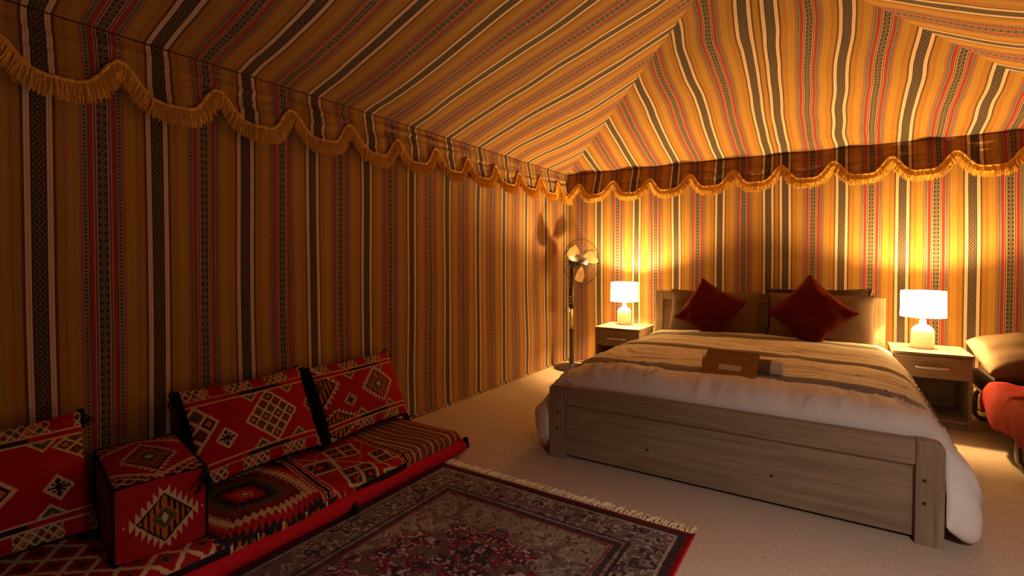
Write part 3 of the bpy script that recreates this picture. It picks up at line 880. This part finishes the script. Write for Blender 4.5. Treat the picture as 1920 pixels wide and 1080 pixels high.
def box_cushion(name, label, loc, lean, W, Hh, T, kind, yaw=0, roll=0, group='kilim back cushions'):
    t = thing(name, label, 'cushion', loc, group=group)
    t.rotation_euler = (Matrix.Rotation(PI/2+yaw, 4, 'Z') @ Matrix.Rotation(-lean, 4, 'X') @ Matrix.Rotation(roll, 4, 'Y')).to_euler()
    na, nb = int(W/.0036), int(Hh/.0036)
    A, B = np.meshgrid(np.linspace(0, W, na), np.linspace(0, Hh, nb), indexing='ij')
    p, q = A/W*2-1, B/Hh*2-1
    bul = .050*((1-abs(p)**2.6)*(1-abs(q)**2.6))**.6 + .006*vnoise(A*9, B*9, kind+70)*(1-abs(p)**4)*(1-abs(q)**4)
    ox = A-W/2 - .012*p*(1-q*q); oz = B + .010*np.sign(q)*abs(q)**3*(abs(p)**3) - .006*q*(1-p*p)
    Cf = cushion_pattern(kind)((A[:-1, :-1]+A[1:, 1:])/2, (B[:-1, :-1]+B[1:, 1:])/2, W, Hh)
    link('front_cover', gridmesh('front_cover', np.stack([ox, -T-bul, oz], -1), col=Cf), KILIM, t, smooth=True)
    # gusset and back in black braid
    rim = [(0, k) for k in range(0, nb, 4)] + [(k, nb-1) for k in range(0, na, 4)] + [(na-1, k) for k in range(nb-1, 0, -4)] + [(k, 0) for k in range(na-1, 0, -4)]
    R0 = np.array([(ox[i, j], -T, oz[i, j]) for i, j in rim]); c = R0.mean(0)
    rows = []
    for f_, y in ((1.0, -T-.001), (1.02, -T*.75), (1.022, -T*.35), (.99, -.006), (.93, 0)):
        r = c+(R0-c)*[f_, 0, f_]; r[:, 1] = y; rows.append(r)
    rows.append(np.tile(np.array([[c[0], .012, c[2]]]), (len(R0), 1)))
    link('gusset', gridmesh('gusset', np.stack(rows, 1), flip=True, closeu=True), BLACKCLOTH, t, smooth=True)
    for i, j in ((0, nb-1), (na-1, nb-1), (na-1, 0)):
        tassel(t, (ox[i, j]*1.03, -T*.6, oz[i, j]*.985+.004), .022, .06)
    return t
SZ = .150
box_cushion('kilim_cushion', 'red kilim back cushion with a serrated diamond, nearest the end of the floor seat', (-2.535, 2.175, SZ+.005), math.radians(25), .66, .44, .10, 1, math.radians(3), 0)
box_cushion('kilim_cushion', 'red kilim back cushion with a lattice diamond, right beside the box armrest', (-2.535, 1.475, SZ+.005), math.radians(25), .655, .45, .10, 0, math.radians(2), 0)
box_cushion('kilim_cushion', 'red kilim back cushion at the near end beyond the box armrest', (-2.535, .44, SZ+.005), math.radians(25), .66, .455, .10, 2, math.radians(-2), 0)

# ------------------------------------------------------------------ floor seat
def seat_pattern(y, c):
    """y along the seat (world), c across from the wall (0) over the front edge (.86)"""
    C = cols(y.shape, K_RED)
    # section A : far end, fine lattice
    m = y > 2.06 - .12*(c-.3)
    p = fr((y)/.052); q = fr((c+.25*y)/.026); e1 = np.minimum(p, 1-p); e2 = np.minimum(q, 1-q)
    fill(C, m, K_BRN); fill(C, m & (e2 > .2) & (np.floor((c+.25*y)/.026) % 2 == 0), K_DRD)
    fill(C, m & (e2 < .13), (.42,.07,.035)); fill(C, m & (abs(e2-.3) < .08) & (e1 > .25), K_GRN); fill(C, m & (e1 < .085), K_CRM)
    edge_ = (y > 2.46); fill(C, edge_, K_RED)
    # section B : red with cells
    m = (y <= 2.06-.12*(c-.3)) & (y > 1.60-.22*(c-.3))
    D = cols(y.shape, K_RED)
    for ca, cb, n in ((1.86, .36, 2), (1.74, .66, 2), (1.98, .60, 2), (1.66, .44, 1), (1.90, .82, 2)):
        pa = (y-ca)/.085; pb = (c-cb)/.085
        aa, bb = pa+.35*pb, pb-.25*pa
        ins = (abs(aa) < 1) & (abs(bb) < 1)
        fill(D, (abs(aa) < 1.09) & (abs(bb) < 1.09), K_CRM)
        fs = abs(fr((aa+1)/2*n)-.5)*2; ft = abs(fr((bb+1)/2*n)-.5)*2; e = np.maximum(fs, ft)
        fill(D, ins & (e < .84), K_BRN); fill(D, ins & (e < .58), K_BLK); fill(D, ins & (e < .30), K_RED); fill(D, ins & (e < .12), K_ORG)
    fill(D, abs(fr((y+.9*c)/.31)-.5) < .014, (.50,.20,.06)); fill(D, abs(fr((y-.5*c)/.34)-.5) < .012, K_CRM)
    C[m] = D[m]
    # dividing bands
    for yc in (2.06, 1.60):
        k = .12 if yc > 2 else .22
        d = abs(y-(yc-k*(c-.3)))
        fill(C, d < .034, K_CRM); fill(C, d < .028, K_RED); fill(C, d < .014, K_CRM); fill(C, (d < .0095), K_BLK)
    # section C : concentric stepped diamond
    m = (y <= 1.60-.22*(c-.3)-.034)
    D = cols(y.shape, K_RED)
    cy, cc = 1.28, .40
    dd = np.maximum(abs(y-cy)/.30, abs(c-cc)/.36)*.84 + (abs(y-cy)/.30+abs(c-cc)/.36)*.16
    ring = dd*7.0
    along = np.where(abs(y-cy)/.30 > abs(c-cc)/.36, c, y)
    saw = fr(along/.030)
    r2 = ring + .75*saw
    i = np.floor(r2).astype(int) % 5
    for k, cl in enumerate((K_CRM, K_RED, K_BLK, K_BRN, K_DRD)): fill(D, i == k, cl)
    fill(D, (i == 3) & (saw > .55), K_GRN); fill(D, (i == 3) & (c > .60), K_ORG); fill(D, ring < .55, K_RED); fill(D, ring < .30, K_CRM)
    far = dd > 1.10
    E2 = cols(y.shape, K_RED)
    p = fr((y+.8*c)/.12); q = fr((y-.8*c)/.12); e = np.minimum(np.minimum(p, 1-p), np.minimum(q, 1-q))
    fill(E2, e < .09, K_CRM); fill(E2, e > .30, K_BRN); fill(E2, e > .40, K_BLK)
    D[far] = E2[far]
    C[m] = D[m]
    # black border with pale bars along the front roll
    fb_ = c > .735
    patch = fb_ & ((y < 2.0) & (y > 1.66) | (y < 1.54) & (y > 1.46) | (y < 1.06))
    fill(C, patch, K_BLK)
    fill(C, fb_ & (abs(fr(y/.11)-.5) < .05) & ((y < 1.62) & (y > 1.0) | (y > 1.96) & (y < 2.08)), K_CRM)
    t = abs(fr(y/.05)-.5)*2
    fill(C, fb_ & (y < 1.46) & (y > 1.06) & (c-.735 > .10*t), K_ORG); fill(C, fb_ & (y < 1.46) & (y > 1.06) & (c-.735 > .10*t) & (np.floor(y/.05) % 2 == 0), K_GRN)
    return C
SX0, SX1, SY0, SY1 = -2.71, -1.985, -.25, 2.51
seat = thing('floor_seat', 'low kilim-covered floor seat along the left tent wall', 'seat', (SX1, SY0, 0))
Wd = SX1-SX0
cs = np.arange(0, Wd+.115, .0062); ys = np.arange(SY0, SY1+.003, .0062)
Yg, Cg = np.meshgrid(ys, cs, indexing='ij')
R_ = .05
arc0 = Wd-R_
xx = np.where(Cg < arc0, SX0+Cg, SX1-R_+R_*np.sin(np.clip((Cg-arc0)/R_, 0, PI/2)))
zz = np.where(Cg < arc0, SZ, SZ-R_+R_*np.cos(np.clip((Cg-arc0)/R_, 0, PI/2)))
zz = np.where(Cg > arc0+R_*PI/2, SZ-R_-(Cg-arc0-R_*PI/2), zz)
endr = np.clip((SY1-Yg)/.05, 0, 1); endz = 1-np.sqrt(np.clip(1-(1-endr)**2, 0, 1))
zz = zz - .045*endz
zz = zz + (.007*vnoise(Yg*3.3, Cg*3, 81)+.005*vnoise(Yg*9, Cg*7, 82))*np.clip((zz-.05)/.05, 0, 1) + .012*(Cg < .4)*0
xx = xx + .010*vnoise(Yg*3.7, Cg*0+.2, 83)*np.clip((Cg-.45)/.3, 0, 1)
Cf = seat_pattern((Yg[:-1,:-1]+Yg[1:,1:])/2, (Cg[:-1,:-1]+Cg[1:,1:])/2)
link('seat_cover', gridmesh('seat_cover', np.stack([xx-SX1, Yg-SY0, zz], -1), col=Cf, flip=True), KILIM, seat, smooth=True)
# foam body under the cover and the red front roll
link('seat_body', MB().box((SX0-SX1+.005, .01, .004), (-.03, SY1-SY0-.012, .098)).mesh('seat_body'), DARKRED, seat, bevel=.01)
P = np.zeros((150, 14, 3))
for i, y in enumerate(np.linspace(0, SY1-SY0, 150)):
    wv = .008*float(vnoise(np.array(y*4.0), np.array(.5), 84)); hv = .008*float(vnoise(np.array(y*2.6), np.array(.5), 85))
    for j, g in enumerate(np.linspace(-.5, PI+.4, 14)):
        P[i, j] = (-.012+wv+.042*math.sin(g), y, .052+.040*math.cos(g)*(1+hv*8))
link('front_roll', gridmesh('front_roll', P), REDCLOTH, seat, smooth=True)['label'] = 'plain crimson front roll'
bx('end_panel', (SX0-SX1+.02, SY1-SY0-.011, .004), (-.005, SY1-SY0+.002, .098), REDCLOTH, seat, .006)
tassel(seat, (.012, SY1-SY0+.012, .085), .026, .055, 46)
tassel(seat, (.035, 1.62-SY0, .050), .016, .045, 30)

# box armrest
ar = thing('box_armrest', 'square red kilim armrest block with a serrated diamond on its front', 'armrest', (-2.355, .908, SZ+.002), (0, 0, math.radians(-12)))
AW, AD, AH = .290, .52, .280      # along local y, along local x, height
ns = .0036
A, B = np.meshgrid(np.arange(0, AW+.001, ns), np.arange(0, AH+.001, ns), indexing='ij')
def front_pat(a, b):
    C = cols(a.shape, K_RED); serrated(C, a, b, AW*.52, AH*.48, AW*.31, AH*.33, 5, .46); return C
def pat_c(f, A, B): return f((A[:-1,:-1]+A[1:,1:])/2, (B[:-1,:-1]+B[1:,1:])/2)
bul = lambda A, B, w_, h_, k: k*((1-abs(A/w_*2-1)**3).clip(0)*(1-abs(B/h_*2-1)**3).clip(0))**.7
link('front_face', gridmesh('front_face', np.stack([AD/2+bul(A, B, AW, AH, .012), A-AW/2, B], -1), col=pat_c(front_pat, A, B)), KILIM, ar, smooth=True)
A2, B2 = np.meshgrid(np.arange(-AD/2, AD/2+.001, ns), np.arange(0, AW+.001, ns), indexing='ij')
def top_pat(a, b):
    C = cols(a.shape, K_RED)
    serrated(C, a, b, .02, AW*.5, .17, .085, 6, .30)
    fill(C, abs(a)+abs(b-AW/2)*.8 > .235, K_DRD)
    d = abs(a)+abs(b-AW/2)*.8; fill(C, (d > .225) & (d < .245+.02*fr(b/.022)), K_CRM)
    p = fr((a+b)/.05); q = fr((a-b)/.05); e = np.minimum(np.minimum(p, 1-p), np.minimum(q, 1-q))
    fill(C, (d > .27) & (e < .10), K_CRM); fill(C, (d > .27) & (e > .32), K_BLK); return C
link('top_face', gridmesh('top_face', np.stack([A2, B2-AW/2, AH+bul(A2+AD/2, B2, AD, AW, .014)], -1), col=pat_c(top_pat, A2, B2)), KILIM, ar, smooth=True)
A3, B3 = np.meshgrid(np.arange(-AD/2, AD/2+.001, ns), np.arange(0, AH+.001, ns), indexing='ij')
def side_pat(a, b):
    C = cols(a.shape, K_DRD)
    w_ = .018*np.sin(b*42+np.floor(a/.075)*2.1)
    d = abs(fr((a+w_)/.075)-.5); fill(C, d < .05, (.34,.16,.06)); fill(C, (d > .30) & (abs(fr(b/.06)-.5) < .12), K_BRN); return C
for s in (-1, 1):
    link('side_face', gridmesh('side_face', np.stack([A3, s*(AW/2)+s*bul(A3+AD/2, B3, AD, AH, .010), B3], -1), col=pat_c(side_pat, A3, B3), flip=(s > 0)), KILIM, ar, smooth=True)
bx('base_block', (-AD/2+.002, -AW/2+.002, 0), (AD/2-.002, AW/2-.002, AH-.004), DARKRED, ar, .0)
pp = MB(); e_ = .002
c8 = [(sx*AD/2, sy*AW/2, z) for z in (.006, AH) for sx, sy in ((-1,-1),(1,-1),(1,1),(-1,1))]
for z0 in (0, 4): pp.tube(c8[z0:z0+4], .006, 6, True)
for k in range(4): pp.tube([c8[k], c8[k+4]], .006, 6)
link('piping', pp.mesh('piping'), BLACKCLOTH, ar, smooth=True)
tassel(ar, (AD/2+.012, AW/2-.006, AH-.02), .018, .085, 30)

# ------------------------------------------------------------------ Persian rug
RX0, RX1, RY0, RY1 = -1.995, -.515, .05, 2.325
rug = thing('persian_rug', 'worn red and grey Persian rug with cream fringe beside the floor seat', 'rug', (RX0, RY0, 0))
RW, RL = RX1-RX0, RY1-RY0
cs_ = .0052
A, B = np.meshgrid(np.arange(0, RW+.001, cs_), np.arange(0, RL+.001, cs_), indexing='ij')
def rug_pat(a, b):
    e = np.minimum(np.minimum(a, RW-a), np.minimum(b, RL-b))
    am = abs(a-RW/2); bm_ = abs(b-RL/2)           # mirrored design
    n1 = vnoise(am*26, bm_*26, 91); n2 = vnoise(am*48+7, bm_*48, 92); n3 = vnoise(a*110, b*110, 93); n4 = vnoise(a*3.1, b*3.1, 94)
    n5 = vnoise(am*70+3, bm_*70, 95)
    C = cols(a.shape, (.155,.115,.10))
    fl = n1+.5*n2
    PURP, CRM, TPE, WINE, DK = (.060,.038,.046), (.40,.33,.27), (.26,.205,.155), (.145,.016,.026), (.045,.028,.030)
    # border floral
    fill(C, fl > .22, PURP); fill(C, abs(fl) < .075, CRM); fill(C, (n2 > .45), (.20,.13,.12)); fill(C, n5 > .55, CRM)
    # field
    r = np.hypot(am/(RW*.5), (bm_)/(RL*.5))
    ang = np.arctan2(bm_/RL, am/RW+1e-6)
    field = e > .285
    F_ = cols(a.shape, TPE)
    fill(F_, fl > .30, (.17,.12,.09)); fill(F_, abs(n1-.1) < .06, CRM); fill(F_, n5 > .55, (.12,.05,.05))
    lobed = r + .035*np.cos(ang*14) + .03*n1
    M_ = cols(a.shape, WINE)
    fill(M_, n1 > .25, DK); fill(M_, abs(fl-.05) < .085, (.33,.25,.21)); fill(M_, n2 < -.45, (.22,.02,.04)); fill(M_, n5 > .5, (.40,.31,.27)); fill(M_, (n1 < -.45), (.13,.09,.065))
    med = lobed < .60
    F_[med] = M_[med]
    core = lobed < .20
    fill(F_, core & (fl > .0), (.22,.17,.12)); fill(F_, core & (abs(fl) < .08), WINE)
    C[field] = F_[field]
    for d0, w_, c_ in ((.012, .012, (.20,.006,.012)), (.040, .016, DK), (.064, .005, CRM), (.225, .006, DK), (.240, .005, (.26,.19,.17)), (.262, .014, PURP), (.282, .005, (.24,.05,.05))):
        fill(C, abs(e-d0) < w_/1.0, c_)
    C = C*(1+.30*n3[..., None]); C = C*(.92+.25*n4[..., None])
    return np.clip(C, .004, 1)
zz = .009 + .0022*vnoise(A*2.2, B*2.2, 96)
zz[0] = zz[-1] = .001; zz[:, 0] = zz[:, -1] = .001
RUGM = pattern_material('rug_pile', .97)
link('pile', gridmesh('pile', np.stack([A, B, zz], -1), col=pat_c(rug_pat, A, B)), RUGM, rug, smooth=True)
for x in (0, RW-.004):
    link('selvedge', MB().tube([(x+.002, y, .007) for y in np.linspace(0, RL, 30)], .006, 6).mesh('selvedge'), REDCLOTH, rug, smooth=True)['label'] = 'red bound edge'
FRINGE = plain('cream_cotton_fringe', (.88,.72,.48), .9, .1, var=.15, sc=40)
for yb, s in ((RL, 1), (0, -1)):
    m = MB()
    for k in range(110):
        x = (k+.5)*RW/110 + random.uniform(-.003, .003)
        d = random.gauss(0, .35); L = random.uniform(.035, .065)
        k1 = (x+d*.008, yb+s*.012, .012)
        for q in range(7):
            m.strand((x+random.uniform(-.003, .003), yb-s*.003, .008), k1, .0030, 1.2)
            en = (k1[0]+d*L*.5+random.gauss(0, .006), yb+s*(.012+L*random.uniform(.7, 1)), random.uniform(.002, .012))
            m.strand(k1, en, .0034, .7)
    link('fringe', m.mesh('fringe'), FRINGE, rug)['kind'] = 'stuff'

# ------------------------------------------------------------------ narrow bed at the right
nb = thing('narrow_bed', 'low narrow bed with a tubular metal frame beside the right nightstand', 'bed', (.93, 3.0, 0))
def tubepath(pts, r=.016): return MB().tube(pts, r, 10)
def uleg(y):
    pts = [(.03, y, .24), (.005, y, .20), (.0, y, .10), (.004, y, .045), (.03, y, .018), (.08, y, .0165), (.66, y, .0165), (.71, y, .018), (.74, y, .045), (.745, y, .10), (.74, y, .20), (.715, y, .24)]
    return link('leg', tubepath(pts).mesh('leg'), ALU, nb, smooth=True)
uleg(1.10); uleg(2.2); uleg(.12)
link('frame', MB().tube([(.02,.03,.25),(.72,.03,.25),(.72,2.40,.25),(.02,2.40,.25)], .016, 10, True).mesh('frame'), ALU, nb, smooth=True)
link('mattress', softbox(.79, 2.40, .115, 3, .035), DARKMATT, nb, smooth=True).location = (-.01, .015, .262)
# scarlet blanket over the foot two thirds
A, B = np.meshgrid(np.linspace(0, 1, 60), np.linspace(0, 1, 90), indexing='ij')
prof = np.array([(-.055,.185),(-.065,.26),(-.055,.33),(-.02,.375),(.06,.392),(.4,.398),(.72,.392),(.79,.37),(.795,.30),(.79,.22)])
dl = np.r_[0, np.cumsum(np.hypot(*np.diff(prof, axis=0).T))]; t_ = A*dl[-1]
bxn = np.interp(t_, dl, prof[:, 0]); bzn = np.interp(t_, dl, prof[:, 1]); by = B*1.72
drop = np.clip((.36-bzn)/.15, 0, 1)
rd = np.maximum(0, 1-np.abs(vnoise(bxn*5+by*2, by*3-bxn*2, 105))/.22)
bzn = bzn + .022*rd + .014*vnoise(bxn*7, by*5, 101) + .008*vnoise(bxn*16, by*13, 102) + drop*.02*vnoise(by*3, by*0, 103)
bxn = bxn - np.sign(.37-bxn)*drop*.018*vnoise(by*9, bzn*4, 104)
endk = np.clip((by-1.62)/.10, 0, 1); bzn = bzn - .02*endk**2
bl = link('blanket', gridmesh('blanket', np.stack([bxn, by, bzn], -1)), REDBLANKET, smooth=True)
bl.location = (.93, 3.0, 0)
sd_ = bl.modifiers.new('thickness', 'SOLIDIFY'); sd_.thickness = .018; sd_.offset = -1
tag(bl, 'crumpled scarlet blanket spread over the narrow bed', 'blanket')
pillow('bed_pillow', 'big taupe pillow on the narrow bed beside the right lamp', 'pillow', .76, .50, .31, TAUPE, (1.275, 4.99, .535), math.radians(72), math.radians(-3), math.radians(3), pinch=.03, full=.42, seed=33, trim=TAUPE, wr=.02)

# ------------------------------------------------------------------ unseen pendant added behind the camera as cool fill light
pd = thing('added_fill_pendant', 'added metal dome pendant behind the viewpoint, an unseen source of fill light', 'lamp', (.92, .55, 0))
zt = roof_z(XR-.92)-.03
link('cord', MB().tube([(0,0,1.98),(0,0,zt)], .004, 6).mesh('cord'), DARKMETAL, pd, smooth=True)
link('shade', MB().lathe([(.02,2.0),(.06,1.985),(.13,1.94),(.18,1.86),(.195,1.79),(.192,1.79),(.176,1.86),(.127,1.936),(.058,1.98),(.0,1.99)], 40, cap=False).mesh('shade'), STEEL, pd, smooth=True)
link('bulb', MB().lathe([(.015,1.97),(.02,1.93),(.05,1.88),(.055,1.85),(.04,1.815),(.0,1.80)], 24, cap=False).mesh('bulb'), emis('fill_bulb_glow', FILL_C, 6.0), pd, smooth=True)
L = bpy.data.lights.new('added_fill_light', 'SPOT'); L.energy = FILL_W; L.color = FILL_C; L.shadow_soft_size = .07
L.spot_size = math.radians(150); L.spot_blend = .85
lo = bpy.data.objects.new('added_fill_light', L); COL.objects.link(lo); lo.parent = pd; lo.location = (0, 0, 1.785)
